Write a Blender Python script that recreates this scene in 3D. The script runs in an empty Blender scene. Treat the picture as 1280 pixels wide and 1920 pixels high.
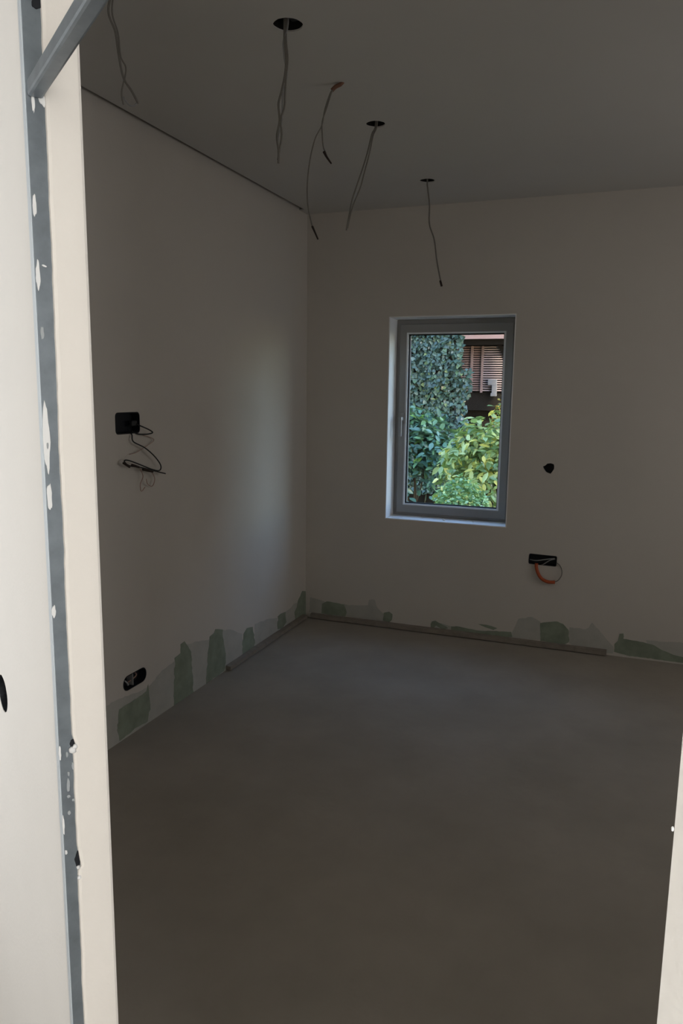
import bpy, bmesh, math, random
from mathutils import Vector, Matrix
from mathutils.noise import noise
random.seed(7)
R = math.radians

# ------------------------------------------------------------------ camera
FPX = 1413.2
PITCH, ROLL, YAW = R(9.21), R(0.70), R(20.917)
EYE = Vector((0, 0, 1.6))
_F0 = Vector((-math.sin(YAW), math.cos(YAW), 0)); _R0 = Vector((math.cos(YAW), math.sin(YAW), 0)); _U0 = Vector((0, 0, 1))
FWD = _F0*math.cos(PITCH) - _U0*math.sin(PITCH)
_U1 = _U0*math.cos(PITCH) + _F0*math.sin(PITCH)
RGT = _R0*math.cos(ROLL) + _U1*math.sin(ROLL)
UPV = _U1*math.cos(ROLL) - _R0*math.sin(ROLL)
cam_data = bpy.data.cameras.new('camera')
cam = bpy.data.objects.new('camera', cam_data)
bpy.context.scene.collection.objects.link(cam)
m = Matrix((RGT, UPV, -FWD)).transposed().to_4x4(); m.translation = EYE
cam.matrix_world = m
cam_data.sensor_fit = 'VERTICAL'; cam_data.sensor_height = 36; cam_data.lens = FPX/1920*36
cam_data.clip_start = 0.02
bpy.context.scene.camera = cam

# room measures (metres): left wall x = XL, back wall y = YB, ceiling z = H
XL, YB, H, XR = -2.085, 4.763, 2.732, 1.9
ANG = R(57.5)                                    # the doorway wall runs at an angle to the left wall
DU = Vector((-math.sin(ANG), math.cos(ANG), 0)) # along the doorway wall, away from the camera
DN = Vector((math.cos(ANG), math.sin(ANG), 0))  # its normal, into the room
HALL_W = 1.25                                   # corridor width

# ------------------------------------------------------------------ light, sky, exposure
sc = bpy.context.scene
sc.view_settings.view_transform = 'Standard'; sc.view_settings.look = 'None'
sc.view_settings.gamma = 1; sc.view_settings.use_curve_mapping = False
sc.view_settings.exposure = 0.0
w = bpy.data.worlds.new('sky'); sc.world = w; w.use_nodes = True
nt = w.node_tree; nt.nodes.clear()
wo = nt.nodes.new('ShaderNodeOutputWorld'); wb = nt.nodes.new('ShaderNodeBackground')
sk = nt.nodes.new('ShaderNodeTexSky'); sk.sky_type = 'NISHITA'; sk.sun_disc = False
sk.sun_elevation = R(30); sk.sun_rotation = R(135); sk.dust_density = 0.8; sk.air_density = 1.0
wb.inputs['Strength'].default_value = 1.6
nt.links.new(sk.outputs[0], wb.inputs[0]); nt.links.new(wb.outputs[0], wo.inputs[0])
def light(name, kind, loc, direction, energy, color, **kw):
    d = bpy.data.lights.new(name, kind); d.energy = energy; d.color = color
    for k, v in kw.items(): setattr(d, k, v)
    o = bpy.data.objects.new(name, d); sc.collection.objects.link(o)
    o.location = loc; o.rotation_euler = Vector(direction).to_track_quat('-Z', 'Y').to_euler()
    return o
light('sun', 'SUN', (6, -6, 12), (-0.62, 0.62, -0.50), 10.0, (1.0, 0.78, 0.50), angle=R(0.6))
END_LIGHT, HALL_LIGHT, ROOM_LIGHT = 57.0, 16.5, 10.8   # area lamps added out of view: corridor end, corridor side, room side

# ------------------------------------------------------------------ helpers
COL = sc.collection
def ray(px, py): return (FWD + RGT*((px-640)/FPX) - UPV*((py-960)/FPX))
def hit(px, py, n, d):
    r = ray(px, py); n = Vector(n); return EYE + r*((d - n.dot(EYE))/n.dot(r))
def on_left(px, py, off=0.0): return hit(px, py, (1, 0, 0), XL+off)
def on_back(px, py, off=0.0): return hit(px, py, (0, 1, 0), YB-off)
def on_y(px, py, y): return hit(px, py, (0, 1, 0), y)

def mat(name, col, rough=0.7, spec=0.3, metal=0.0, noise_scale=None, noise_amt=0.0, bump=0.0, bump_scale=60, col2=None, detail=4.0, rough2=None):
    m = bpy.data.materials.new(name); m.use_nodes = True
    nt = m.node_tree; b = nt.nodes['Principled BSDF']
    b.inputs['Base Color'].default_value = (*col, 1); b.inputs['Roughness'].default_value = rough
    b.inputs['Specular IOR Level'].default_value = spec; b.inputs['Metallic'].default_value = metal
    if noise_scale or bump:
        tc = nt.nodes.new('ShaderNodeTexCoord')
    if noise_scale:
        n = nt.nodes.new('ShaderNodeTexNoise'); n.inputs['Scale'].default_value = noise_scale; n.inputs['Detail'].default_value = detail
        n.inputs['Roughness'].default_value = 0.6
        nt.links.new(tc.outputs['Object'], n.inputs['Vector'])
        mx = nt.nodes.new('ShaderNodeMix'); mx.data_type = 'RGBA'
        c2 = col2 if col2 else tuple(max(0, c*(1-noise_amt)) for c in col)
        mx.inputs[6].default_value = (*col, 1); mx.inputs[7].default_value = (*c2, 1)
        rp = nt.nodes.new('ShaderNodeMapRange'); rp.inputs['From Min'].default_value = 0.35; rp.inputs['From Max'].default_value = 0.7
        nt.links.new(n.outputs['Fac'], rp.inputs['Value']); nt.links.new(rp.outputs[0], mx.inputs[0])
        nt.links.new(mx.outputs[2], b.inputs['Base Color'])
        if rough2 is not None:
            rr = nt.nodes.new('ShaderNodeMapRange'); rr.inputs['To Min'].default_value = rough; rr.inputs['To Max'].default_value = rough2
            nt.links.new(rp.outputs[0], rr.inputs['Value']); nt.links.new(rr.outputs[0], b.inputs['Roughness'])
    if bump:
        n2 = nt.nodes.new('ShaderNodeTexNoise'); n2.inputs['Scale'].default_value = bump_scale; n2.inputs['Detail'].default_value = 3
        nt.links.new(tc.outputs['Object'], n2.inputs['Vector'])
        bp = nt.nodes.new('ShaderNodeBump'); bp.inputs['Strength'].default_value = bump; bp.inputs['Distance'].default_value = 0.01
        nt.links.new(n2.outputs['Fac'], bp.inputs['Height']); nt.links.new(bp.outputs[0], b.inputs['Normal'])
    return m

M = {}
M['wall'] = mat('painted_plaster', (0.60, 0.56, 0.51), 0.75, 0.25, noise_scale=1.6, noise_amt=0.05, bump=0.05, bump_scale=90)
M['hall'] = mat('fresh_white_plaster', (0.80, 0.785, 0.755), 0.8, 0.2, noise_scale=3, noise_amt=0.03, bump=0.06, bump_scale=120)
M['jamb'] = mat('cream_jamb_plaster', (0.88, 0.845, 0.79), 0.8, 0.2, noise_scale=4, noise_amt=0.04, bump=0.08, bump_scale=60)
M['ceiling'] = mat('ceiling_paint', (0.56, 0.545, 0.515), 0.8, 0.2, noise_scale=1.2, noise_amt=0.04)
M['floor'] = mat('cement_screed', (0.37, 0.332, 0.286), 0.6, 0.2, noise_scale=2.2, noise_amt=0.16, bump=0.12, bump_scale=35, detail=8, rough2=0.75)
M['reveal'] = mat('white_reveal_paint', (0.87, 0.87, 0.87), 0.6, 0.3)
M['green'] = mat('green_moisture_board', (0.275, 0.315, 0.245), 0.8, 0.2, noise_scale=14, noise_amt=0.25)
M['filler'] = mat('grey_joint_filler', (0.475, 0.465, 0.425), 0.85, 0.2, noise_scale=10, noise_amt=0.12)
M['batten'] = mat('dusty_batten', (0.28, 0.245, 0.21), 0.8, 0.2, noise_scale=20, noise_amt=0.2)
M['pvc'] = mat('grey_window_frame', (0.30, 0.295, 0.285), 0.45, 0.4)
M['bead'] = mat('pale_glazing_bead', (0.78, 0.79, 0.80), 0.35, 0.5)
M['gasket'] = mat('black_gasket', (0.012, 0.012, 0.014), 0.6, 0.3)
M['handle'] = mat('satin_handle', (0.33, 0.33, 0.335), 0.4, 0.4, metal=0.3)
M['steel'] = mat('grey_blue_steel', (0.215, 0.25, 0.28), 0.42, 0.5, metal=0.35, noise_scale=25, noise_amt=0.25, detail=8)
M['steel_light'] = mat('pale_steel_flange', (0.62, 0.68, 0.73), 0.4, 0.5, metal=0.2)
M['smear'] = mat('white_plaster_smear', (0.86, 0.87, 0.87), 0.8, 0.2)
M['crumb'] = mat('plaster_crumb', (0.72, 0.71, 0.69), 0.9, 0.1)
M['dark'] = mat('black_plastic_and_gap_shade', (0.012, 0.014, 0.018), 0.55, 0.3)
M['cavity'] = mat('ceiling_cavity_lining', (0.025, 0.024, 0.023), 0.9, 0.1)
M['cable_grey'] = mat('grey_cable_sheath', (0.20, 0.185, 0.165), 0.6, 0.3)
M['cable_pale'] = mat('pale_grey_wire', (0.30, 0.30, 0.30), 0.5, 0.3)
M['cable_black'] = mat('black_cable_sheath', (0.018, 0.02, 0.022), 0.5, 0.4)
M['tape'] = mat('black_brown_tape', (0.03, 0.018, 0.014), 0.6, 0.3)
M['orange'] = mat('orange_conduit', (0.42, 0.085, 0.028), 0.55, 0.3)
M['terracotta'] = mat('terracotta_sleeve', (0.21, 0.10, 0.065), 0.6, 0.3)
M['copper'] = mat('pinkish_copper_wire', (0.42, 0.27, 0.22), 0.5, 0.4)
# thin architectural glass: clear with a Fresnel reflection
g = bpy.data.materials.new('clear_glass'); g.use_nodes = True; t = g.node_tree; t.nodes.clear()
go = t.nodes.new('ShaderNodeOutputMaterial'); mx = t.nodes.new('ShaderNodeMixShader'); tr = t.nodes.new('ShaderNodeBsdfTransparent')
gl = t.nodes.new('ShaderNodeBsdfGlossy'); gl.inputs['Roughness'].default_value = 0.0
ge = t.nodes.new('ShaderNodeNewGeometry'); dt = t.nodes.new('ShaderNodeVectorMath'); dt.operation = 'DOT_PRODUCT'
def mth(op, a, b=None):
    n = t.nodes.new('ShaderNodeMath'); n.operation = op
    for i, v in enumerate((a, b)):
        if v is None: continue
        if isinstance(v, (int, float)): n.inputs[i].default_value = v
        else: t.links.new(v, n.inputs[i])
    return n.outputs[0]
t.links.new(ge.outputs['Incoming'], dt.inputs[0]); t.links.new(ge.outputs['Normal'], dt.inputs[1])
ab = mth('ABSOLUTE', dt.outputs['Value']); fac = mth('ADD', mth('MULTIPLY', mth('POWER', mth('SUBTRACT', 1.0, ab), 5.0), 0.7), 0.025)   # Schlick
tr.inputs['Color'].default_value = (0.95, 0.97, 0.96, 1)
t.links.new(fac, mx.inputs[0]); t.links.new(tr.outputs[0], mx.inputs[1]); t.links.new(gl.outputs[0], mx.inputs[2]); t.links.new(mx.outputs[0], go.inputs[0])
M['glass'] = g

def link_mesh(name, verts, faces, m, parent=None, smooth=False, mats=None, idx=None):
    me = bpy.data.meshes.new(name); me.from_pydata([tuple(v) for v in verts], [], faces)
    for mm in (mats or [m]): me.materials.append(mm)
    if idx:
        for p, i in zip(me.polygons, idx): p.material_index = i
    if smooth:
        for p in me.polygons: p.use_smooth = True
    me.update()
    o = bpy.data.objects.new(name, me); COL.objects.link(o)
    if parent: o.parent = parent
    return o
def tag(o, label=None, cat=None, group=None, kind=None):
    if label: o['label'] = label
    if cat: o['category'] = cat
    if group: o['group'] = group
    if kind: o['kind'] = kind
    return o
def empty(name, loc=(0, 0, 0)):
    o = bpy.data.objects.new(name, None); COL.objects.link(o); o.location = loc; o.empty_display_size = 0.05
    bpy.context.view_layer.update()
    return o
def under(child, parent):
    """parent while keeping world coordinates (parents here are unrotated empties or meshes at a location)"""
    child.parent = parent; child.matrix_parent_inverse = Matrix.Translation(parent.location).inverted()
    return child

class MB:
    def __init__(s): s.v = []; s.f = []
    def add(s, vs, fs):
        k = len(s.v); s.v += [Vector(v) for v in vs]; s.f += [tuple(i+k for i in f) for f in fs]; return s
    def box(s, a, b, ax=None):
        """box between corners a and b; ax = (origin, ex, ey, ez) maps local axes to the world"""
        vs = [Vector((x, y, z)) for x in (a[0], b[0]) for y in (a[1], b[1]) for z in (a[2], b[2])]
        if ax: vs = [ax[0] + ax[1]*v.x + ax[2]*v.y + ax[3]*v.z for v in vs]
        return s.add(vs, [(0, 1, 3, 2), (4, 6, 7, 5), (0, 4, 5, 1), (2, 3, 7, 6), (0, 2, 6, 4), (1, 5, 7, 3)])
    def build(s, name, m, parent=None, bevel=0.0, smooth=False):
        me = bpy.data.meshes.new(name); me.from_pydata([tuple(v) for v in s.v], [], s.f)
        bm = bmesh.new(); bm.from_mesh(me)
        bmesh.ops.remove_doubles(bm, verts=bm.verts, dist=1e-6)
        bmesh.ops.recalc_face_normals(bm, faces=bm.faces)
        if bevel: bmesh.ops.bevel(bm, geom=list(bm.edges), offset=bevel, segments=2, affect='EDGES', profile=0.5)
        bm.to_mesh(me); bm.free()
        me.materials.append(m)
        if smooth:
            for p in me.polygons: p.use_smooth = True
        o = bpy.data.objects.new(name, me); COL.objects.link(o)
        if parent: under(o, parent)
        return o

def smooth_path(pts, n=8):
    """Catmull-Rom through the points"""
    P = [Vector(p) for p in pts]
    if len(P) < 3: return P
    P = [P[0]*2-P[1]] + P + [P[-1]*2-P[-2]]; out = []
    for i in range(1, len(P)-2):
        a, b, c, d = P[i-1:i+3]
        for k in range(n):
            t = k/n
            out.append(0.5*((2*b) + (c-a)*t + (2*a-5*b+4*c-d)*t*t + (3*b-a-3*c+d)*t**3))
    out.append(P[-2]); return out
def tube(name, pts, r, m, parent=None, sides=7, r_end=None, n=8):
    P = smooth_path(pts, n); vs = []; fs = []; ref = Vector((0.31, 0.83, 0.47))
    for i, p in enumerate(P):
        d = (P[min(i+1, len(P)-1)] - P[max(i-1, 0)]).normalized()
        a = d.cross(ref).normalized(); b = d.cross(a)
        rr = r if r_end is None else r + (r_end-r)*i/(len(P)-1)
        for k in range(sides):
            t = 2*math.pi*k/sides; vs.append(p + a*math.cos(t)*rr + b*math.sin(t)*rr)
    for i in range(len(P)-1):
        for k in range(sides):
            k2 = (k+1) % sides
            fs.append((i*sides+k, i*sides+k2, (i+1)*sides+k2, (i+1)*sides+k))
    fs.append(tuple(range(sides-1, -1, -1))); fs.append(tuple((len(P)-1)*sides+k for k in range(sides)))
    o = link_mesh(name, vs, fs, m, None, True)
    if parent: under(o, parent)
    return o

def face_with_holes(outline, holes, mp):
    """triangulated flat face: 2-D outline and hole loops mapped to 3-D by mp; returns verts, faces"""
    bm = bmesh.new(); edges = []
    for loop in [outline] + holes:
        vs = [bm.verts.new((p[0], p[1], 0)) for p in loop]
        for i in range(len(vs)): edges.append(bm.edges.new((vs[i], vs[(i+1) % len(vs)])))
    bmesh.ops.triangle_fill(bm, use_beauty=True, edges=edges, normal=(0, 0, 1))
    bm.verts.index_update()
    V = [mp(v.co.x, v.co.y) for v in bm.verts]; F = [tuple(v.index for v in f.verts) for f in bm.faces]
    bm.free(); return V, F
def skirt(loop, mp0, mp1):
    """side faces joining one loop on two parallel planes"""
    n = len(loop); V = [mp0(*p) for p in loop] + [mp1(*p) for p in loop]
    return V, [(i, (i+1) % n, n+(i+1) % n, n+i) for i in range(n)]
def rect(x0, y0, x1, y1): return [(x0, y0), (x1, y0), (x1, y1), (x0, y1)]
def rrect(cx, cy, hw, hh, r, seg=5, tilt=0.0, rough=0.0):
    out = []
    for (sx, sy, a0) in ((1, 1, 0), (-1, 1, 90), (-1, -1, 180), (1, -1, 270)):
        for k in range(seg+1):
            a = R(a0 + 90*k/seg); x = sx*(hw-r) + r*math.cos(a); y = sy*(hh-r) + r*math.sin(a)
            x += random.uniform(-rough, rough); y += random.uniform(-rough, rough)
            out.append((cx + x*math.cos(tilt) - y*math.sin(tilt), cy + x*math.sin(tilt) + y*math.cos(tilt)))
    return out
def circ(cx, cy, r, n=20, rough=0.0):
    return [(cx + (r+random.uniform(-rough, rough))*math.cos(2*math.pi*k/n), cy + (r+random.uniform(-rough, rough))*math.sin(2*math.pi*k/n)) for k in range(n)]

# ------------------------------------------------------------------ the room shell
mb = MB(); mb.box((-6, -6, -0.12), (5, YB+0.3, 0))
floor = tag(mb.build('floor', M['floor']), 'bare grey brown cement screed floor of the unfinished room', kind='structure')

# ceiling with round downlight cut-outs and a shadow gap along the left wall
GAP = 0.036
holes_c = {'a': (-1.44, 1.93, 0.042), 'b': (-1.099, 2.351, 0.047), 'c': (-1.123, 3.292, 0.042), 'd': (-1.137, 4.225, 0.041)}
hl = [circ(x, y, r, 24, 0.0012) for (x, y, r) in holes_c.values()]
mb = MB(); o_c = [(XL+GAP, -5.5), (4.6, -5.5), (4.6, YB), (XL, YB), (XL, YB-0.13), (XL+GAP, YB-0.13)]
mb.add(*face_with_holes(o_c, hl, lambda x, y: Vector((x, y, H))))
mb.add(*face_with_holes(o_c, hl, lambda x, y: Vector((x, y, H+0.005))))
mb.add(*skirt(o_c, lambda x, y: Vector((x, y, H)), lambda x, y: Vector((x, y, H+0.005))))
for l in hl: mb.add(*skirt(l, lambda x, y: Vector((x, y, H)), lambda x, y: Vector((x, y, H+0.005))))
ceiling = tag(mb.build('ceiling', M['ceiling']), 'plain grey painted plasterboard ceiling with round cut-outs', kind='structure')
for (x, y, r) in holes_c.values():
    l = circ(x, y, r+0.012, 20); m2 = MB()
    m2.add(*skirt(l, lambda a, b: Vector((a, b, H+0.0055)), lambda a, b: Vector((a, b, H+0.10))))
    m2.add([Vector((a, b, H+0.10)) for a, b in l], [tuple(range(len(l)))])
    m2.build('cut_out_cavity', M['cavity'], ceiling)
# slab over the ceiling void: keeps the sky out
mb = MB(); mb.box((-6, -6, H+0.14), (5, YB+0.3, H+0.3))
tag(mb.build('ceiling_slab', M['cavity']), kind='structure')

# left wall: front face with two socket cut-outs
def box_on(pl, f, *a): return pl(*a)
BOX_L = rrect(2.794, 1.443, 0.088, 0.048, 0.018, 4)          # tall switch box (y, z)
SOCK_L = rrect(2.785, 0.256, 0.089, 0.036, 0.034, 6)         # low socket slot (y, z)
mp0 = lambda y, z: Vector((XL, y, z)); mp1 = lambda y, z: Vector((XL-0.0125, y, z)); mp2 = lambda y, z: Vector((XL-0.16, y, z))
mb = MB(); ol = rect(1.5, 0, YB, H+0.14)
mb.add(*face_with_holes(ol, [BOX_L, SOCK_L], mp0)); mb.add(*skirt(ol, mp0, mp2)); mb.add([mp2(*p) for p in ol], [(0, 1, 2, 3)])
for l in (BOX_L, SOCK_L): mb.add(*skirt(l, mp0, mp1))
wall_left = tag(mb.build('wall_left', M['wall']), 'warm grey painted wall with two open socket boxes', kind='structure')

# back wall: window opening, round hole, socket box
WX0, WX1, WZ0, WZ1 = -1.508, -0.702, 0.750, 2.068            # window opening
WIN = rect(WX0, WZ0, WX1, WZ1)
HOLE_B = [(-0.464+dx, 1.140+dz) for dx, dz in ((0.034, 0.012), (0.030, 0.026), (0.012, 0.031), (-0.008, 0.028), (-0.022, 0.014), (-0.034, 0.009), (-0.026, -0.008), (-0.014, -0.024), (0.002, -0.031), (0.014, -0.034), (0.024, -0.020), (0.033, -0.004))]
BOX_B = rrect(-0.468, 0.562, 0.086, 0.034, 0.010, 3, tilt=-0.02)
mp0 = lambda x, z: Vector((x, YB, z)); mp1 = lambda x, z: Vector((x, YB+0.0125, z)); mp2 = lambda x, z: Vector((x, YB+0.30, z))
mb = MB(); ol = rect(XL-0.16, 0, XR+0.2, H+0.14)
mb.add(*face_with_holes(ol, [WIN, HOLE_B, BOX_B], mp0)); mb.add(*face_with_holes(ol, [WIN], mp2)); mb.add(*skirt(ol, mp0, mp2))
for l in (HOLE_B, BOX_B): mb.add(*skirt(l, mp0, mp1))
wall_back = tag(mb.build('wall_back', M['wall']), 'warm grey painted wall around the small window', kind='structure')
# white reveal lining of the window opening (its front edge flush with the wall)
mb = MB(); mpa = lambda x, z: Vector((x, YB-0.0015, z)); mpb = lambda x, z: Vector((x, YB+0.30, z))
inn = rect(WX0+0.006, WZ0+0.006, WX1-0.006, WZ1-0.006)
mb.add(*skirt(inn, mpa, mpb)); mb.add(*skirt(WIN, mpa, mpb))
mb.add([mpa(*p) for p in WIN] + [mpa(*p) for p in inn], [(i, (i+1) % 4, 4+(i+1) % 4, 4+i) for i in range(4)])
mb.add([mpb(*p) for p in WIN] + [mpb(*p) for p in inn], [(i, (i+1) % 4, 4+(i+1) % 4, 4+i) for i in range(4)])
under(mb.build('window_reveal', M['reveal']), wall_back)
# cavity behind the round hole
def backing(loop, mp, m, name, parent, grow=1.0):
    mb = MB(); n = len(loop)
    cx = sum(p[0] for p in loop)/n; cy = sum(p[1] for p in loop)/n
    lp = [(cx+(x-cx)*grow, cy+(y-cy)*grow) for x, y in loop]
    mb.add(*skirt(lp, lambda a, b: mp(a, b, 0.0), lambda a, b: mp(a, b, 0.05)))
    mb.add([mp(a, b, 0.05) for a, b in lp], [tuple(range(n))])
    return mb.build(name, m, parent)
backing(HOLE_B, lambda x, z, d: Vector((x, YB+0.0126+d, z)), M['dark'], 'wall_hole_lining', wall_back)

# right wall with an opening added for the unseen fill lamp, and corridor shell
SWY0, SWY1, SWZ0, SWZ1 = 2.2, 4.0, 0.9, 2.2
mp0 = lambda y, z: Vector((XR, y, z)); mp2 = lambda y, z: Vector((XR+0.2, y, z))
mb = MB(); ol = rect(-1.0, 0, YB, H+0.14); sw = rect(SWY0, SWZ0, SWY1, SWZ1)
mb.add(*face_with_holes(ol, [sw], mp0)); mb.add(*face_with_holes(ol, [sw], mp2)); mb.add(*skirt(ol, mp0, mp2)); mb.add(*skirt(sw, mp0, mp2))
tag(mb.build('wall_right', M['wall']), 'warm grey painted side wall with an opening added for a fill lamp', kind='structure')

# doorway wall: origin at the hall-side corner of the near jamb
DL = Vector((-0.8109, 0.8843, 0)); TH = 0.0730; OPEN_W = 0.9973; OPEN_H = 2.52
ax = (DL, DU, DN, Vector((0, 0, 1)))
def dw(s, n, z): return DL + DU*s + DN*n + Vector((0, 0, z))
SW = circ(0.3825, 0.995, 0.0375, 28, 0.0008)                 # switch box cut-out (s, z)
mb = MB()
lo = rect(0, 0, 2.6, H+0.14); mph = lambda s, z: dw(s, 0, z); mpr = lambda s, z: dw(s, TH, z); mpc = lambda s, z: dw(s, 0.001, z)
mb.add(*face_with_holes(lo, [SW], mph)); mb.add([mpr(*p) for p in lo], [(0, 1, 2, 3)]); mb.add(*skirt(lo, mph, mpr)); mb.add(*skirt(SW, mph, mpc))
mb.box((-3.35, 0, 0), (-OPEN_W, TH, H+0.14), ax); mb.box((-OPEN_W, 0, OPEN_H), (0, TH, H+0.14), ax)
wall_front = tag(mb.build('wall_front', M['hall']), 'pale plastered doorway wall with a round switch hole', kind='structure')
# corridor behind the camera
mpa = lambda s, z: dw(s, -HALL_W, z); mpb = lambda s, z: dw(s, -HALL_W-0.1, z)
ol = rect(-3.45, 0, 2.8, H+0.14); hw = rect(0.62, 0.5, 1.34, 2.4); mb = MB()
mb.add(*face_with_holes(ol, [hw], mpa)); mb.add(*face_with_holes(ol, [hw], mpb)); mb.add(*skirt(ol, mpa, mpb)); mb.add(*skirt(hw, mpa, mpb))
tag(mb.build('wall_hall_rear', M['hall']), kind='structure')
tag(MB().box((2.6, -HALL_W, 0), (2.75, 0.4, H+0.14), ax).build('wall_hall_left', M['hall']), kind='structure')
mpa = lambda n, z: dw(-3.35, n, z); mpb = lambda n, z: dw(-3.45, n, z)
ol = rect(-HALL_W, 0, TH, H+0.14); hw = rect(-0.80, 0.5, -0.06, 2.4); mb = MB()
mb.add(*face_with_holes(ol, [hw], mpa)); mb.add(*face_with_holes(ol, [hw], mpb)); mb.add(*skirt(ol, mpa, mpb)); mb.add(*skirt(hw, mpa, mpb))
tag(mb.build('wall_hall_right', M['hall']), kind='structure')
light('corridor_end_fill', 'AREA', dw(-3.36, -0.43, 1.45), DU, END_LIGHT, (1.0, 0.985, 0.97), shape='RECTANGLE', size=0.70, size_y=1.85)  # unseen lamp added at the corridor end to brighten the jamb
light('corridor_side_fill', 'AREA', dw(0.98, -HALL_W-0.02, 1.45), DN, HALL_LIGHT, (0.985, 0.99, 1.0), shape='RECTANGLE', size=0.68, size_y=1.85)  # unseen lamp added to brighten the hall face of the doorway wall
light('room_fill', 'AREA', (XR+0.06, (SWY0+SWY1)/2, (SWZ0+SWZ1)/2), (-1, 0, 0), ROOM_LIGHT, (1.0, 0.97, 0.93), shape='RECTANGLE', size=SWY1-SWY0-0.1, size_y=SWZ1-SWZ0-0.1)  # made-up source out of view, added to fill the room
# opaque sheets added behind the fill lamps to keep the sky out
M['sky_stop'] = mat('white_sky_stop', (0.8, 0.8, 0.78), 0.9, 0.1)
for nm, bx in (('sky_stop_room', MB().box((XR+0.12, SWY0, SWZ0), (XR+0.14, SWY1, SWZ1))), ('sky_stop_hall_end', MB().box((-3.44, -0.80, 0.5), (-3.42, -0.06, 2.4), ax)), ('sky_stop_hall_side', MB().box((0.62, -HALL_W-0.09, 0.5), (1.34, -HALL_W-0.07, 2.4), ax))):
    tag(bx.build(nm, M['sky_stop']), kind='structure')
# upper storey added out of view, sized so its shadow covers the garden
tag(MB().box((-6, -6, H+0.31), (5.66, YB+0.30, 9.0)).build('upper_shade_block', M['hall']), kind='structure')

# ------------------------------------------------------------------ metal door frame in the opening
fr_o = tag(empty('door_1', DL), 'grey blue steel door frame with crossbar and plaster smears', kind='structure')
for s0, sg, nm in ((0.0, -1, 'upright'), (-OPEN_W, 1, 'upright')):
    mb = MB(); e = sg
    mb.box((min(s0, s0+e*0.006), -0.001 if e < 0 else 0.028, 0), (max(s0, s0+e*0.006), 0.034 if e < 0 else 0.058, OPEN_H), ax)
    up = mb.build('upright', M['steel'], fr_o)
    if e > 0: continue
    # pale outer flange and a raised rib in the channel
    q = MB().box((s0-0.0035 if e < 0 else s0-0.0065, -0.003, 0), (s0+0.0065 if e < 0 else s0+0.0035, 0.0003, OPEN_H), ax).build('flange', M['steel_light'])
    q.parent = up
mb = MB()                                       # slightly skewed thin bar
bv = [dw(sv, (0.002 if sv > -0.5 else -0.062) + nn, zz) for sv in (-OPEN_W, -0.006) for nn in (-0.002, 0.019) for zz in (1.992, 2.014)]
mb.add(bv, [(0, 1, 3, 2), (4, 6, 7, 5), (0, 4, 5, 1), (2, 3, 7, 6), (0, 2, 6, 4), (1, 5, 7, 3)])
bar = mb.build('crossbar', M['steel'], fr_o, bevel=0.004)
# plaster lining of the jambs with a ragged edge over the steel
def ragged(z): return 0.0130 + 0.0045*z + 0.0014*noise(Vector((z*9, 1.7, 0))) + 0.0011*noise(Vector((z*38, 4.1, 0)))
def jz(px, py): return hit(px, py, DU, DU.dot(DL)).z
NOTCH = [(jz(134, 1388), 0.012, 0.006), (jz(144, 1602), 0.018, 0.005)]
for s0, sg in ((0.0, -1),):
    N = 420; V = []; F = []
    for i in range(N+1):
        z = OPEN_H*i/N; e = ragged(z)
        for (zc, hz, dd) in NOTCH:
            if 0 < zc+hz-z < 2*hz and sg < 0: e += dd*min(1, 2.2*(1-(zc+hz-z)/(2*hz)))*0 + dd*max(0, (zc+hz-z)/(2*hz))
        V += [dw(s0+sg*0.0005, e, z), dw(s0+sg*0.010, e+0.0015, z), dw(s0+sg*0.0115, e+0.006, z), dw(s0+sg*0.0115, TH-0.0035, z), dw(s0+sg*0.0095, TH+0.0005, z), dw(s0+sg*0.0005, TH+0.0005, z)]
        if i:
            a = (i-1)*6; b = i*6
            F += [(a+k, a+k+1, b+k+1, b+k) for k in range(5)]
    link = link_mesh('jamb_plaster', V, F, M['jamb']); under(link, wall_front)
# plaster smears, drips and painted dark gaps on the steel upright: (z0, z1, n0, n1)
def smear(z0, z1, n0, n1, m='smear', s=-0.0072, seed=0, lean=0.0):
    rnd = random.Random(seed+int(z0*1000)); n = 26; V = []
    for k in range(n):
        t = 2*math.pi*k/n; rr = 0.88 + 0.35*noise(Vector((math.cos(t)*1.7+seed, math.sin(t)*1.7, z0*31)))
        zz = (z0+z1)/2 + (z1-z0)/2*math.sin(t)*rr; nn = (n0+n1)/2 + (n1-n0)/2*math.cos(t)*rr + lean*(zz-(z0+z1)/2)
        V.append((nn, zz))
    mb = MB(); mb.add(*skirt(V, lambda a, b: dw(s, a, b), lambda a, b: dw(s-0.0012, a*0.96+0.04*(n0+n1)/2, b*0.96+0.04*(z0+z1)/2)))
    mb.add([dw(s-0.0012, a*0.96+0.04*(n0+n1)/2, b*0.96+0.04*(z0+z1)/2) for a, b in V], [tuple(range(n))])
    mb.build('smear_and_gap_shade', M[m], fr_o)
def jpt(px, py):
    d = DU.dot(DL); q = hit(px, py, DU, d); return ((q-DL).dot(DN), q.z)
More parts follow.
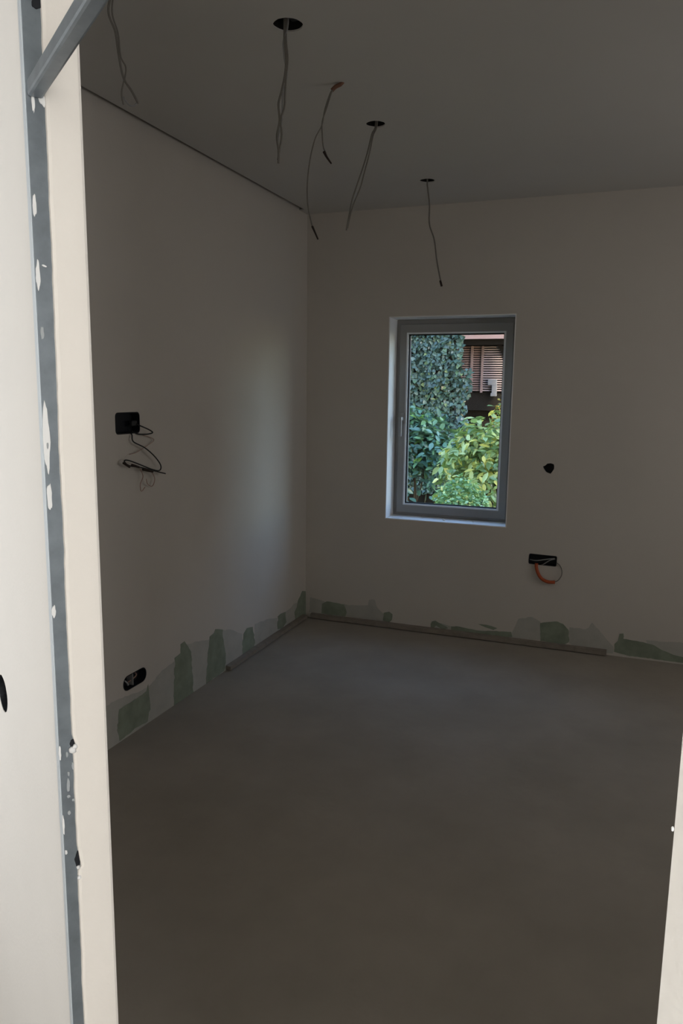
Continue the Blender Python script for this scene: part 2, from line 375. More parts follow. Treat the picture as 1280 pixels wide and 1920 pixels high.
SM = [(68, 168, 82, 203, 'smear', -.3), (56, 168, 63, 215, 'smear', 0), (58, 362, 66, 412, 'smear', 0), (64, 488, 74, 545, 'smear', 0), (76, 497, 84, 502, 'smear', -1.2),
      (76, 742, 92, 884, 'smear', 0), (86, 900, 95, 962, 'smear', 0), (92, 1132, 103, 1158, 'smear', 0), (73, 610, 80, 640, 'scuff', 0), (84, 828, 89, 842, 'scuff', 0), (103, 1395, 112, 1425, 'smear', 0), (111, 1525, 119, 1565, 'smear', 0), (119, 1590, 124, 1599, 'smear', 0),
      (121, 1405, 125, 1418, 'scuff', 0), (122, 1452, 129, 1484, 'scuff', 0), (124, 1442, 128, 1452, 'scuff', 0), (131, 1425, 137, 1440, 'scuff', 0), (122, 1486, 130, 1493, 'scuff', 0), (132, 1493, 138, 1499, 'scuff', 0), (124, 1515, 130, 1525, 'scuff', 0),
      (127, 1380, 143, 1401, 'dark', 0), (136, 1588, 151, 1622, 'dark', 0), (55, 0, 78, 22, 'dark', 0)]  # dark at the notches: gap shade painted on; the top one just darker
M['scuff'] = mat('grey_plaster_scuff', (0.40, 0.43, 0.45), 0.8, 0.2)
for i, (x0, y0, x1, y1, mm, ln) in enumerate(SM):
    a = jpt(x0, (y0+y1)/2); b = jpt(x1, (y0+y1)/2); zt = jpt((x0+x1)/2, y0)[1]; zb = jpt((x0+x1)/2, y1)[1]
    smear(zb, zt, max(a[0], -0.0028), b[0], m=mm, s=-0.0064, seed=i, lean=ln)
def lump(name, c, r, m, parent=None, seed=1, flat=0.7, sub=2):
    bm = bmesh.new(); bmesh.ops.create_icosphere(bm, subdivisions=sub, radius=1)
    for v in bm.verts:
        k = 1 + 0.45*noise(v.co*1.6 + Vector((seed*3.1, seed, 0))); v.co = Vector((v.co.x*r*k, v.co.y*r*k, v.co.z*r*k*flat)) + Vector(c)
    me = bpy.data.meshes.new(name); bm.to_mesh(me); bm.free(); me.materials.append(m)
    for p in me.polygons: p.use_smooth = True
    o = bpy.data.objects.new(name, me); COL.objects.link(o)
    if parent: under(o, parent)
    return o
for (px, py, r, sd) in ((132, 1402, .0055, 3), (137, 1395, .004, 4), (145, 1639, .0036, 6), (143, 1620, .003, 9)):
    n, z = jpt(px, py); lump('plaster_lump', dw(-0.010, n, z), r, M['smear'], fr_o, sd, 1.0)

for (py, r, sd) in ((1556, .0006, 7),):
    q = hit(1280-(py-1360)*0.0804, py, DN, DN.dot(DL)); lump('plaster_nib', q + DU*0.001, r, M['smear'], wall_front, sd, 2.2)
# switch box behind the hall-side hole
sb = tag(backing(SW, lambda s, z, d: dw(s, 0.0011+d, z), M['dark'], 'switch_box', None, 0.995), 'round black switch box sunk into the pale wall beside the door frame', 'switch box')

# ------------------------------------------------------------------ exposed board and filler patches low on the walls
def patch(pts, surf, m, name, parent, lift=0.0012, rough=2.0, seed=0):
    """thin irregular layer on a wall; pts are traced outline points on that wall"""
    rnd = random.Random(seed); n = len(pts); L = []
    for i in range(n):
        a = Vector(pts[i]); b = Vector(pts[(i+1) % n]); k = max(1, int((b-a).length/5))
        for j in range(k):
            p = a.lerp(b, j/k); q = noise(Vector((p.x*.13, p.y*.13, seed*2.3)))*rough
            L.append((p.x + q + rnd.uniform(-.25, .25)*rough, p.y + q*.6 + rnd.uniform(-.25, .25)*rough))
    W0 = [surf(x, y, 0.0) for x, y in L]; W1 = [surf(x, y, 0.0) for x, y in L]
    nrm = Vector((1, 0, 0)) if surf is on_left else Vector((0, -1, 0))
    W1 = [w_ + nrm*lift for w_ in W0]
    for w_ in W0 + W1: w_.z = max(w_.z, 0.001)
    k = len(L); bm = bmesh.new()
    v1 = [bm.verts.new(p) for p in W1]; v0 = [bm.verts.new(p) for p in W0]
    e = [bm.edges.new((v1[i], v1[(i+1) % k])) for i in range(k)]
    bmesh.ops.triangle_fill(bm, use_beauty=True, edges=e, normal=nrm)
    for i in range(k): bm.faces.new((v0[i], v0[(i+1) % k], v1[(i+1) % k], v1[i]))
    bmesh.ops.recalc_face_normals(bm, faces=bm.faces)
    me = bpy.data.meshes.new(name); bm.to_mesh(me); bm.free(); me.materials.append(m)
    o = bpy.data.objects.new(name, me); COL.objects.link(o); under(o, parent)
    return o
LF = [[(190, 1330), (218, 1312), (240, 1304), (262, 1297), (280, 1286), (300, 1262), (330, 1236), (332, 1325), (300, 1345), (260, 1380), (190, 1425)],
      [(345, 1210), (372, 1202), (395, 1198), (398, 1280), (362, 1302), (345, 1300)],
      [(412, 1182), (432, 1180), (456, 1190), (456, 1238), (425, 1262), (412, 1260)],
      [(478, 1170), (505, 1160), (520, 1158), (524, 1190), (500, 1210), (476, 1222)],
      [(532, 1150), (556, 1130), (560, 1165), (536, 1182)]]
LG = [[(222, 1330), (252, 1312), (274, 1296), (278, 1284), (281, 1330), (276, 1352), (252, 1366), (224, 1390), (220, 1370)],
      [(328, 1234), (338, 1224), (338, 1208), (346, 1203), (352, 1212), (358, 1222), (360, 1262), (362, 1300), (345, 1322), (326, 1332), (325, 1290)],
      [(392, 1194), (402, 1188), (404, 1180), (416, 1180), (418, 1200), (423, 1230), (420, 1258), (405, 1268), (386, 1282), (388, 1240)],
      [(456, 1188), (463, 1178), (473, 1175), (477, 1200), (476, 1220), (462, 1226), (454, 1228), (454, 1208)],
      [(521, 1156), (526, 1150), (535, 1147), (536, 1166), (530, 1176), (520, 1180)],
      [(552, 1148), (560, 1122), (566, 1108), (571, 1108), (576, 1120), (577, 1151), (565, 1162), (554, 1168)]]
for i, q in enumerate(LF): patch(q, on_left, M['filler'], 'filler_patch', wall_left, 0.0008, 2.5, i)
for i, q in enumerate(LG): patch(q, on_left, M['green'], 'exposed_board', wall_left, 0.0018, 1.8, i+20)
BF = [[(582, 1120), (598, 1124), (610, 1128), (660, 1135), (690, 1135), (692, 1124), (702, 1124), (708, 1140), (720, 1152), (720, 1166), (650, 1156), (580, 1148)],
      [(812, 1164), (850, 1176), (900, 1182), (960, 1186), (972, 1160), (996, 1156), (1014, 1166), (1016, 1200), (940, 1196), (860, 1188), (806, 1180)],
      [(1066, 1176), (1098, 1180), (1110, 1168), (1130, 1190), (1138, 1200), (1148, 1212), (1150, 1226), (1085, 1216), (1066, 1206)],
      [(1210, 1200), (1250, 1204), (1290, 1205), (1290, 1245), (1262, 1236), (1225, 1232)]]
BG = [[(604, 1132), (612, 1127), (630, 1130), (646, 1134), (650, 1148), (648, 1156), (620, 1152), (602, 1150), (604, 1140)],
      [(719, 1149), (730, 1147), (736, 1152), (735, 1163), (728, 1168), (718, 1164)],
      [(808, 1165), (816, 1164), (832, 1172), (840, 1178), (830, 1181), (818, 1173), (812, 1180), (807, 1176)],
      [(846, 1175), (856, 1174), (900, 1183), (930, 1183), (958, 1185), (960, 1194), (930, 1196), (900, 1192), (862, 1186), (846, 1182)],
      [(1012, 1168), (1026, 1166), (1044, 1165), (1056, 1170), (1066, 1182), (1066, 1204), (1060, 1208), (1036, 1206), (1012, 1201), (1012, 1184)],
      [(1152, 1208), (1158, 1202), (1161, 1188), (1168, 1188), (1168, 1198), (1180, 1200), (1200, 1203), (1222, 1208), (1240, 1218), (1262, 1228), (1290, 1234), (1290, 1244), (1230, 1236), (1180, 1230), (1150, 1222)],
      [(896, 1170), (912, 1171), (932, 1178), (924, 1181), (908, 1175)]]
for i, q in enumerate(BF): patch(q, on_back, M['filler'], 'filler_patch', wall_back, 0.0008, 2.0, i+40)
for i, q in enumerate(BG): patch(q, on_back, M['green'], 'exposed_board', wall_back, 0.0018, 1.6, i+60)

# battens lying along the foot of the walls
def batten(a, b, out, h, name, label):
    """bar on the floor from a to b, its back against the wall; out = direction away from the wall"""
    a = Vector(a); b = Vector(b); d = (b-a).normalized(); L = (b-a).length; out = Vector(out); N = 24; V = []; F = []
    for i in range(N+1):
        t = i/N; p = a + d*L*t; wv = 0.003*noise(Vector((t*7, h*40, 0))); dz = 0.002*noise(Vector((t*5, 9, h*10)))
        dpt = 0.034 + wv
        V += [p + out*0.003, p + out*dpt, p + out*dpt + Vector((0, 0, h+dz)), p + out*0.003 + Vector((0, 0, h+0.004+dz))]
        if i:
            q = (i-1)*4; r = i*4; F += [(q+k, q+(k+1) % 4, r+(k+1) % 4, r+k) for k in range(4)]
    F += [(0, 1, 2, 3), (N*4+3, N*4+2, N*4+1, N*4)]
    for v in V: v.z += 0.006
    o = link_mesh(name, V, F, M['batten']); return tag(o, label, 'batten')
batten((XL+0.05, YB, 0), (-0.055, YB, 0), (0, -1, 0), 0.026, 'floor_batten', 'long dusty brown batten lying along the foot of the window wall')
batten((XL, 3.62, 0), (XL, YB-0.05, 0), (1, 0, 0), 0.022, 'floor_batten', 'shorter dusty brown batten at the foot of the wall left of the window')

# ------------------------------------------------------------------ window
win = tag(empty('window_1', ((WX0+WX1)/2, YB+0.17, WZ0)), 'small grey framed window looking out on shrubs and ivy', kind='structure')
def ring(name, x0, z0, x1, z1, tx, tz0, tz1, y0, y1, m, parent, bevel=0.0, tr=None):
    """rectangular frame of four profiles in one mesh"""
    tr = tx if tr is None else tr
    o_ = rect(x0, z0, x1, z1); i_ = rect(x0+tx, z0+tz0, x1-tr, z1-tz1); mb = MB()
    A = lambda x, z: Vector((x, y0, z)); B = lambda x, z: Vector((x, y1, z))
    mb.add(*skirt(o_, A, B)); mb.add(*skirt(i_, A, B))
    for f in (A, B): mb.add([f(*p) for p in o_] + [f(*p) for p in i_], [(i, (i+1) % 4, 4+(i+1) % 4, 4+i) for i in range(4)])
    return mb.build(name, m, parent, bevel)
FY = YB+0.165
x0, x1, z0, z1 = WX0+0.0065, WX1-0.0065, WZ0+0.0065, WZ1-0.0065
ring('outer_frame', x0, z0, x1, z1, 0.042, 0.030, 0.050, FY, FY+0.075, M['pvc'], win, 0.003)
sash = ring('sash', x0+0.026, z0+0.020, x1-0.026, z1-0.030, 0.058, 0.066, 0.066, FY-0.018, FY+0.055, M['pvc'], win, 0.004)
gx0, gx1, gz0, gz1 = x0+0.084, x1-0.084, z0+0.086, z1-0.096
b_ = ring('glazing_bead', gx0-0.012, gz0-0.012, gx1+0.012, gz1+0.012, 0.012, 0.010, 0.010, FY-0.022, FY+0.02, M['bead'], sash, 0.0015)
ring('gasket', gx0, gz0, gx1, gz1, 0.005, 0.005, 0.006, FY-0.006, FY+0.02, M['gasket'], sash)
MB().box((gx0-0.004, FY+0.012, gz0-0.004), (gx1+0.004, FY+0.016, gz1+0.004)).build('pane', M['glass'], win)
# handle: plate, neck, lever hanging straight down
hx = x0+0.026+0.030; hz = 1.415
hd = MB().box((hx-0.014, FY-0.030, hz-0.032), (hx+0.014, FY-0.018, hz+0.040)).build('handle_plate', M['pvc'], sash, 0.004)
h2 = MB().box((hx-0.009, FY-0.062, hz-0.012), (hx+0.009, FY-0.030, hz+0.010)).build('handle_neck', M['handle'], sash, 0.003)
h3 = MB().box((hx-0.009, FY-0.074, hz-0.120), (hx+0.009, FY-0.060, hz+0.012)).build('handle_lever', M['handle'], sash, 0.004)
for o_ in (hd, h2, h3): o_.parent = sash
# plaster crumbs left on the window ledge
for i, (x, y, r, nm) in enumerate(((-1.12, 0.06, 0.010, 'largest plaster crumb near the middle of the window ledge'), (-1.28, 0.09, 0.007, 'small plaster crumb on the handle side of the window ledge'), (-0.93, 0.08, 0.006, 'small plaster crumb on the window ledge away from the handle'))):
    tag(lump('plaster_crumb', (x, YB+y, WZ0+0.006+r*0.45), r, M['crumb'], None, i+2, 0.55), nm, 'crumb', 'plaster crumbs on the window ledge')

# ------------------------------------------------------------------ boxes and cables in the walls
def open_box(loop, mp, name, label, depth=0.045):
    mb = MB(); n = len(loop); cx = sum(p[0] for p in loop)/n; cy = sum(p[1] for p in loop)/n
    lp = [(cx+(x-cx)*0.985, cy+(y-cy)*0.97) for x, y in loop]; li = [(cx+(x-cx)*0.95, cy+(y-cy)*0.90) for x, y in loop]
    mb.add(*skirt(lp, lambda a, b: mp(a, b, -0.0005), lambda a, b: mp(a, b, depth)))
    mb.add(*skirt(li, lambda a, b: mp(a, b, -0.0005), lambda a, b: mp(a, b, depth-0.003)))
    mb.add([mp(a, b, -0.0005) for a, b in lp] + [mp(a, b, -0.0005) for a, b in li], [(i, (i+1) % n, n+(i+1) % n, n+i) for i in range(n)])
    mb.add([mp(a, b, depth) for a, b in lp], [tuple(range(n))]); mb.add([mp(a, b, depth-0.003) for a, b in li], [tuple(range(n))])
    r = empty(name, mp(cx, cy, depth)); r['label'] = label; r['category'] = 'wall box'
    mb.build('box_shell', M['dark'], r); return r
bl = open_box(BOX_L, lambda y, z, d: Vector((XL-d, y, z)), 'junction_box', 'open black rectangular wall box with black cables hanging out')
MB().box((XL-0.02, 2.830, 1.428), (XL-0.004, 2.868, 1.452)).build('terminal', M['cable_black'], bl, 0.003)
sl = open_box(SOCK_L, lambda y, z, d: Vector((XL-d, y, z)), 'socket_box', 'round ended black socket box low in the wall above the green patch')
MB().box((XL-0.04, 2.775, 0.228), (XL-0.006, 2.781, 0.286)).build('divider', M['cable_pale'], sl, 0.001)
tube('wire_loop', [(XL-0.03, 2.722, 0.275), (XL-0.006, 2.726, 0.262), (XL-0.002, 2.735, 0.246), (XL-0.02, 2.75, 0.238)], 0.004, M['cable_pale'], sl)
tube('wire_loop', [(XL-0.03, 2.76, 0.24), (XL-0.006, 2.79, 0.262), (XL-0.004, 2.80, 0.275), (XL-0.03, 2.81, 0.28)], 0.003, M['copper'], sl)
bb = open_box(BOX_B, lambda x, z, d: Vector((x, YB+d, z)), 'junction_box', 'black rectangular wall box under the round hole with an orange conduit loop')
tube('wire_end', [on_back(993, 1049, -.02), on_back(1005, 1051, .004), on_back(1022, 1049, .006), on_back(1040, 1047, -.01)], 0.0035, M['cable_pale'], bb)
tube('wire_end', [on_back(1012, 1059, -.02), on_back(1018, 1058, .005), on_back(1030, 1051, .006), on_back(1041, 1048, -.01)], 0.003, M['cable_pale'], bb)
ol_ = tag(empty('conduit_loop', on_back(1022, 1075)), 'short orange conduit with a grey wire looping below the wall box', 'conduit')
tube('conduit', [on_back(1006, 1056, .010), on_back(1005, 1062, .014), on_back(1008, 1074, .02), on_back(1015, 1085, .022), on_back(1027, 1091, .022), on_back(1040, 1092, .02)], 0.0105, M['orange'], ol_, 9)
tube('wire', [on_back(1036, 1092, .02), on_back(1045, 1089, .02), on_back(1052, 1080, .018), on_back(1053, 1070, .014), on_back(1049, 1060, .008), on_back(1043, 1055, .004)], 0.0028, M['cable_grey'], ol_)

# black cables at the tall box on the left wall: three cables
lc = tag(empty('black_cable', on_left(262, 800)), 'short black cable looping straight back to the tall wall box', 'cable', 'cables from the tall box')
tube('sheath', [on_left(250, 793, -.02), on_left(262, 798, .01), on_left(278, 805, .03), on_left(286, 811, .035), on_left(276, 814, .03), on_left(260, 814, .012), on_left(246, 808, -.015)], 0.0032, M['cable_black'], lc)
lc2 = tag(empty('black_cable', on_left(270, 850)), 'long S shaped black cable ending in a loose coil below the tall wall box', 'cable', 'cables from the tall box')
tube('sheath', [on_left(240, 806, -.015), on_left(247, 815, .008), on_left(250, 828, .02), on_left(272, 840, .03), on_left(290, 856, .035), on_left(301, 872, .035), on_left(299, 882, .035), on_left(285, 880, .034), on_left(262, 871, .032), on_left(240, 863, .03), on_left(233, 865, .03), on_left(242, 873, .03), on_left(262, 876, .032), on_left(285, 882, .036), on_left(310, 888, .04)], 0.0030, M['cable_black'], lc2, n=10)
tube('taped_section', [on_left(268, 880, .034), on_left(286, 884, .037)], 0.0062, M['tape'], lc2)
tube('taped_section', [on_left(247, 872, .032), on_left(260, 876, .033)], 0.0056, M['tape'], lc2)
tube('cut_end', [on_left(231, 868, .031), on_left(243, 876, .033)], 0.0046, M['tape'], lc2)
lc3 = tag(empty('copper_wire', on_left(270, 900)), 'thin pinkish copper wires curling below the black cable coil', 'wire')
tube('wire', [on_left(262, 814, .01), on_left(284, 821, .012), on_left(288, 826, .012), on_left(278, 834, .012), on_left(256, 848, .012), on_left(243, 852, .012)], 0.0016, M['copper'], lc3)
tube('wire', [on_left(262, 878, .03), on_left(268, 893, .02), on_left(263, 908, .02), on_left(265, 921, .02), on_left(272, 913, .02)], 0.0018, M['copper'], lc3)
tube('wire', [on_left(284, 884, .03), on_left(290, 897, .02), on_left(286, 911, .02), on_left(277, 908, .02), on_left(274, 898, .02)], 0.0018, M['copper'], lc3)

# ------------------------------------------------------------------ cables hanging from the ceiling
def hang(hx, hy):
    """plane through a ceiling hole, facing the viewer's direction: gives cable points their depth"""
    d = Vector((hx, hy, 0)).normalized(); dist = Vector((hx, hy, 0)).length
    return lambda px, py, o=0.0: hit(px, py, d, dist+o)
def cable_thing(name, label, hx, hy, group='cables hanging from the ceiling'):
    return tag(empty(name, (hx, hy, H)), label, 'cable', group)
def top(hx, hy, dx=0.0, dy=0.0): return Vector((hx+dx, hy+dy, H+0.09))
# nearest bundle, hole above the photograph's edge
hx, hy, _ = holes_c['a']; h = hang(hx, hy)
c = cable_thing('ceiling_cable', 'faint grey cable bundle hanging nearest to the crossbar of the door frame', hx, hy)
tube('strand', [top(hx, hy), (hx, hy, H-0.01), h(203, 20), h(216, 60), h(222, 100), h(231, 145), h(246, 170), h(259, 194)], 0.0033, M['cable_grey'], c)
tube('strand', [top(hx, hy, .01), (hx+.006, hy, H-0.01), h(210, 22), h(221, 62), h(226, 105), h(236, 130), h(228, 172), h(231, 196)], 0.0024, M['cable_grey'], c)
tube('bare_end', [h(231, 182, .01), h(240, 195, .01), h(250, 199, .01), h(258, 192, .01)], 0.0022, M['cable_pale'], c)
# large hole
hx, hy, _ = holes_c['b']; h = hang(hx, hy)
c = cable_thing('ceiling_cable', 'grey twisted cable pair hanging from the largest dark ceiling hole', hx, hy)
tube('strand', [top(hx, hy, -.012), (hx-.012, hy, H-.004), h(533, 75), h(536, 110), h(534, 140), h(528, 170), h(522, 195), h(524, 225), h(519, 255), h(522, 282), h(522, 306)], 0.0038, M['cable_grey'], c)
tube('strand', [top(hx, hy, -.004), (hx-.006, hy, H-.004), h(536, 75), h(539, 110), h(536, 145), h(534, 175), h(533, 200), h(526, 226), h(528, 255), h(524, 280), h(521, 300)], 0.0034, M['cable_grey'], c)
tube('strand', [top(hx, hy, .002), (hx-.001, hy, H-.004), h(531, 78), h(533, 110), h(538, 140), h(530, 172), h(529, 205), h(528, 230), h(521, 262), h(523, 276)], 0.0026, M['cable_pale'], c)
MB().box((hx+.004, hy-.030, H+.015), (hx+.034, hy+.02, H+.05)).build('clamp', M['dark'], c, 0.004)
# terracotta sleeve with two long cables
hx, hy = -1.119, 2.827; h = hang(hx, hy)
c = cable_thing('ceiling_cable', 'two long thin grey cables with dark taped tips hanging from a terracotta sleeve', hx, hy)
tube('sleeve', [(hx+.022, hy+.004, H+.004), (hx+.012, hy, H-.006), (hx-.006, hy, H-.012), (hx-.020, hy-.002, H-.024)], 0.0075, M['terracotta'], c, 9)
tube('cable', [(hx-.012, hy, H-.018), h(619, 175), h(609, 205), h(603, 235), h(590, 262), h(581, 300), h(576, 345), h(577, 385), h(584, 420), h(588, 432)], 0.0027, M['cable_grey'], c)
tube('taped_tip', [h(585, 424), h(589, 433), h(596, 449)], 0.0046, M['tape'], c, 7, 0.003)
tube('cable', [(hx-.008, hy, H-.018), h(622, 172), h(613, 200), h(604, 228), h(604, 250), h(606, 275), h(611, 288)], 0.0027, M['cable_grey'], c)
tube('taped_tip', [h(607, 284), h(612, 294), h(621, 307)], 0.0058, M['tape'], c, 7, 0.003)
# middle hole
hx, hy, _ = holes_c['c']; h = hang(hx, hy)
c = cable_thing('ceiling_cable', 'slanting pair of grey cables hanging from the middle ceiling hole', hx, hy)
tube('strand', [top(hx, hy), (hx, hy, H-.006), h(697, 252), h(689, 285), h(680, 315), h(668, 350), h(660, 375), h(655, 400), h(649, 432)], 0.0036, M['cable_grey'], c)
tube('strand', [top(hx, hy, .008), (hx+.006, hy, H-.006), h(699, 255), h(693, 285), h(684, 320), h(676, 350), h(664, 380), h(657, 402), h(651, 428)], 0.0034, M['cable_grey'], c)
# far hole
hx, hy, _ = holes_c['d']; h = hang(hx, hy)
c = cable_thing('ceiling_cable', 'single thin grey cable hanging from the ceiling hole nearest the window', hx, hy)
tube('strand', [top(hx, hy), (hx, hy, H-.006), h(802, 355), h(805, 385), h(805, 420), h(814, 450), h(819, 490), h(826, 528)], 0.0042, M['cable_grey'], c)
tube('taped_tip', [h(825, 526), h(828, 537)], 0.0062, M['tape'], c)

# ------------------------------------------------------------------ garden outside the window
M['soil'] = mat('garden_soil', (0.022, 0.018, 0.013), 0.95, 0.1, noise_scale=3, noise_amt=0.4)
M['masonry'] = mat('dark_garden_wall', (0.02, 0.018, 0.016), 0.95, 0.05, noise_scale=4, noise_amt=0.3)
M['bark'] = mat('brown_bark', (0.06, 0.045, 0.03), 0.9, 0.1)
tag(MB().box((-14, YB+0.3, -0.3), (14, 22, -0.05)).build('ground', M['soil']), kind='structure')

def leaf_mat(name, col):
    m = mat(name, col, 0.30, 0.6); nt = m.node_tree; b = nt.nodes['Principled BSDF']; o = nt.nodes['Material Output']
    tl = nt.nodes.new('ShaderNodeBsdfTranslucent'); tl.inputs['Color'].default_value = (col[0]*1.3, col[1]*1.2, col[2]*0.6, 1)
    mx = nt.nodes.new('ShaderNodeMixShader'); mx.inputs[0].default_value = 0.18
    nt.links.new(b.outputs[0], mx.inputs[1]); nt.links.new(tl.outputs[0], mx.inputs[2]); nt.links.new(mx.outputs[0], o.inputs['Surface'])
    return m
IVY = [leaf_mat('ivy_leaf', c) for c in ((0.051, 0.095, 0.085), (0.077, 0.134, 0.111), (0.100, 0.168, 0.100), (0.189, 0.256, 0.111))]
LAUREL = [leaf_mat('laurel_leaf', c) for c in ((0.056, 0.134, 0.111), (0.100, 0.211, 0.168), (0.134, 0.266, 0.145), (0.179, 0.334, 0.068))]
VARIE = [leaf_mat('pale_shrub_leaf', c) for c in ((0.144, 0.245, 0.109), (0.274, 0.406, 0.174), (0.432, 0.520, 0.217), (0.664, 0.635, 0.187))]
ROUND = [leaf_mat('round_bush_leaf', c) for c in ((0.144, 0.288, 0.140), (0.245, 0.432, 0.204), (0.376, 0.550, 0.235), (0.520, 0.520, 0.126))]
YELLOW = [leaf_mat('yellow_leaf', c) for c in ((0.356, 0.267, 0.035), (0.267, 0.232, 0.045))]

LEAFV = {'oval': [(0, 0, 0), (-.20, .28, .05), (.20, .28, .05), (0, .30, -.01), (-.21, .62, .04), (.21, .62, .04), (0, .64, -.02), (0, 1, -.06)],
         'ivy': [(0, 0, 0), (-.46, .22, .05), (.46, .22, .05), (0, .30, -.02), (-.30, .60, .03), (.30, .60, .03), (0, .62, -.02), (0, 1, -.05)]}
LEAFF = [(0, 3, 1), (0, 2, 3), (1, 3, 6, 4), (3, 2, 5, 6), (4, 6, 7), (6, 5, 7)]
def leaf_meshes(kind, mats):
    out = []
    for i, mm in enumerate(mats):
        me = bpy.data.meshes.new('leaf'); me.from_pydata(LEAFV[kind], [], LEAFF); me.materials.append(mm)
        for p in me.polygons: p.use_smooth = True
        out.append(me)
    return out
def leaf_matrix(pos, nrm, size, rnd, droop=0.5, spread=0.6):
    """leaf lying with its face roughly along nrm and its tip hanging outward and down"""
    n = (Vector(nrm) + Vector((rnd.gauss(0, spread), rnd.gauss(0, spread), rnd.gauss(0, spread)))).normalized()
    tip = Vector((rnd.gauss(0, .6), rnd.gauss(0, .6), rnd.gauss(-droop, .4))); tip = (tip - n*tip.dot(n)).normalized()
    x = tip.cross(n); s = size*rnd.uniform(0.7, 1.2)
    return Matrix.Translation(pos) @ Matrix((x*s, tip*s, n*s)).transposed().to_4x4()
def plant(name, label, cat, base, pts, kind, mats, weights, size, n_parts, stems=(), droop=.5, spread=.6, key=None, seed=0, stuff_name='foliage'):
    """pts: list of (position, outward normal, weights or None); the n_parts nearest the window become single leaves, the rest one foliage mesh"""
    rnd = random.Random(seed); root = tag(empty(name, base), label, cat)
    if key: pts = sorted(pts, key=key)
    meshes = leaf_meshes(kind, mats); V = []; F = []; idx = []
    inv = Matrix.Translation(-Vector(base))
    for i, (p, n, wts) in enumerate(pts):
        k = rnd.choices(range(len(mats)), wts or weights)[0]; mw = leaf_matrix(p, n, size, rnd, droop, spread)
        if i < n_parts:
            o = bpy.data.objects.new('leaf', meshes[k]); COL.objects.link(o); o.parent = root; o.matrix_local = inv @ mw
        else:
            b = len(V); V += [mw @ Vector(v) for v in LEAFV[kind]]; F += [tuple(j+b for j in f) for f in LEAFF]; idx += [k]*len(LEAFF)
    if V:
        o = link_mesh(stuff_name, V, F, None, None, True, mats, idx); under(o, root); o['kind'] = 'stuff'
    for a in stems: tube('stem', a, 0.012, M['bark'], root, 6, 0.005)
    return root
rnd = random.Random(3)

# garden wall carrying the ivy
IY = 10.0
e0 = on_y(884, 700, IY).x
tag(MB().box((-9, IY, -0.3), (e0-0.22, IY+0.3, 5.2)).build('wall_garden', M['masonry']), kind='structure')
pts = []
vis = lambda p: (on_y(762, 620, IY).x < p.x and 1.2 < p.z < 2.75)
for i in range(42000):
    x = rnd.uniform(-6.5, e0+0.02); z = rnd.uniform(0.25, 4.6)
    e = e0 - 0.03 + 0.10*noise(Vector((z*3.1, 0.3, 0))) - (0.12 if 1.9 < z < 2.35 else 0) + 0.10*max(0, 1.75-z)
    if x > e: continue
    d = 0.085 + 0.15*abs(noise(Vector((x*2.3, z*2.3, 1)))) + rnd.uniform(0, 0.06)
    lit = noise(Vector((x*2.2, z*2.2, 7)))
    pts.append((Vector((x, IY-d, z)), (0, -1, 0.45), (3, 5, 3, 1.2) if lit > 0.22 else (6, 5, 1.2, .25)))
c_ivy = Vector(on_y(830, 720, IY))
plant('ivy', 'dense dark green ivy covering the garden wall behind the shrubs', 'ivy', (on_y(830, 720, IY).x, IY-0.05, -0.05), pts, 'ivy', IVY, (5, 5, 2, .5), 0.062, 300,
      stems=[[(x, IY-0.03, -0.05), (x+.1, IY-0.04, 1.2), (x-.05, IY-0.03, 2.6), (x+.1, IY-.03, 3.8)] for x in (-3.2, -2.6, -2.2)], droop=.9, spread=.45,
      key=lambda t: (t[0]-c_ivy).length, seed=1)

# shrubs: leaves over a lumpy shell, tiered
def shell(c, rx, ry, rz, n, lump_=0.25, inner=0.55, seed=0, zmin=-0.05, keep=lambda z: 1.0):
    r_ = random.Random(seed); out = []
    while len(out) < n:
        d = Vector((r_.gauss(0, 1), r_.gauss(0, 1), r_.gauss(0, 1))).normalized()
        k = (1 + lump_*noise(d*2.1 + Vector((seed, 0, 0))) + 0.5*lump_*noise(d*5 + Vector((0, seed, 0))))
        k *= r_.uniform(inner, 1.0)**0.5
        p = Vector((c[0]+d.x*rx*k, c[1]+d.y*ry*k, c[2]+d.z*rz*k))
        if p.z < zmin or r_.random() > keep(p.z): continue
        out.append((p, (d.x*.7, d.y*.7, d.z*.7+.55), None))
    return out
near = lambda t: t[0].y - 0.35*t[0].z
def stems_for(c, h, n, r, seed):
    q = random.Random(seed)
    return [[(c[0]+q.uniform(-.1, .1), c[1]+q.uniform(-.1, .1), -0.05), (c[0]+q.uniform(-r, r)*.5, c[1]+q.uniform(-r, r)*.5, h*.45), (c[0]+q.uniform(-r, r), c[1]+q.uniform(-r, r), h*.9)] for _ in range(n)]
# laurel, left half of the view
p = on_y(800, 860, 8.85)
plant('laurel_shrub', 'glossy blue green laurel shrub growing in front of the ivy on the handle side', 'shrub', (p.x-0.15, 8.85, -0.05),
      shell((p.x-0.22, 8.85, 0.45), 0.72, 0.44, 0.90, 3000, .3, .35, 5, keep=lambda z: 0.04 if z < .55 else min(1, .1+(z-.55)*3)), 'oval', LAUREL, (4, 5, 3, 1), 0.115, 280, stems_for((p.x-.2, 8.85), 1.3, 6, .3, 4), .35, .55, near, 11)
# pale variegated shrub, right half
p = on_y(900, 860, 7.6)
plant('variegated_shrub', 'pale yellow green broad leaved shrub in the middle of the window view', 'shrub', (p.x+0.12, 7.6, -0.05),
      shell((p.x+0.10, 7.6, 0.57), 0.52, 0.5, 0.80, 2300, .3, .35, 8, keep=lambda z: 0.06 if z < .45 else min(1, .15+(z-.45)*2.2)), 'oval', VARIE, (3, 4, 4, 2.5), 0.105, 280, stems_for((p.x+.1, 7.6), 1.3, 7, .3, 6), .45, .55, near, 12)
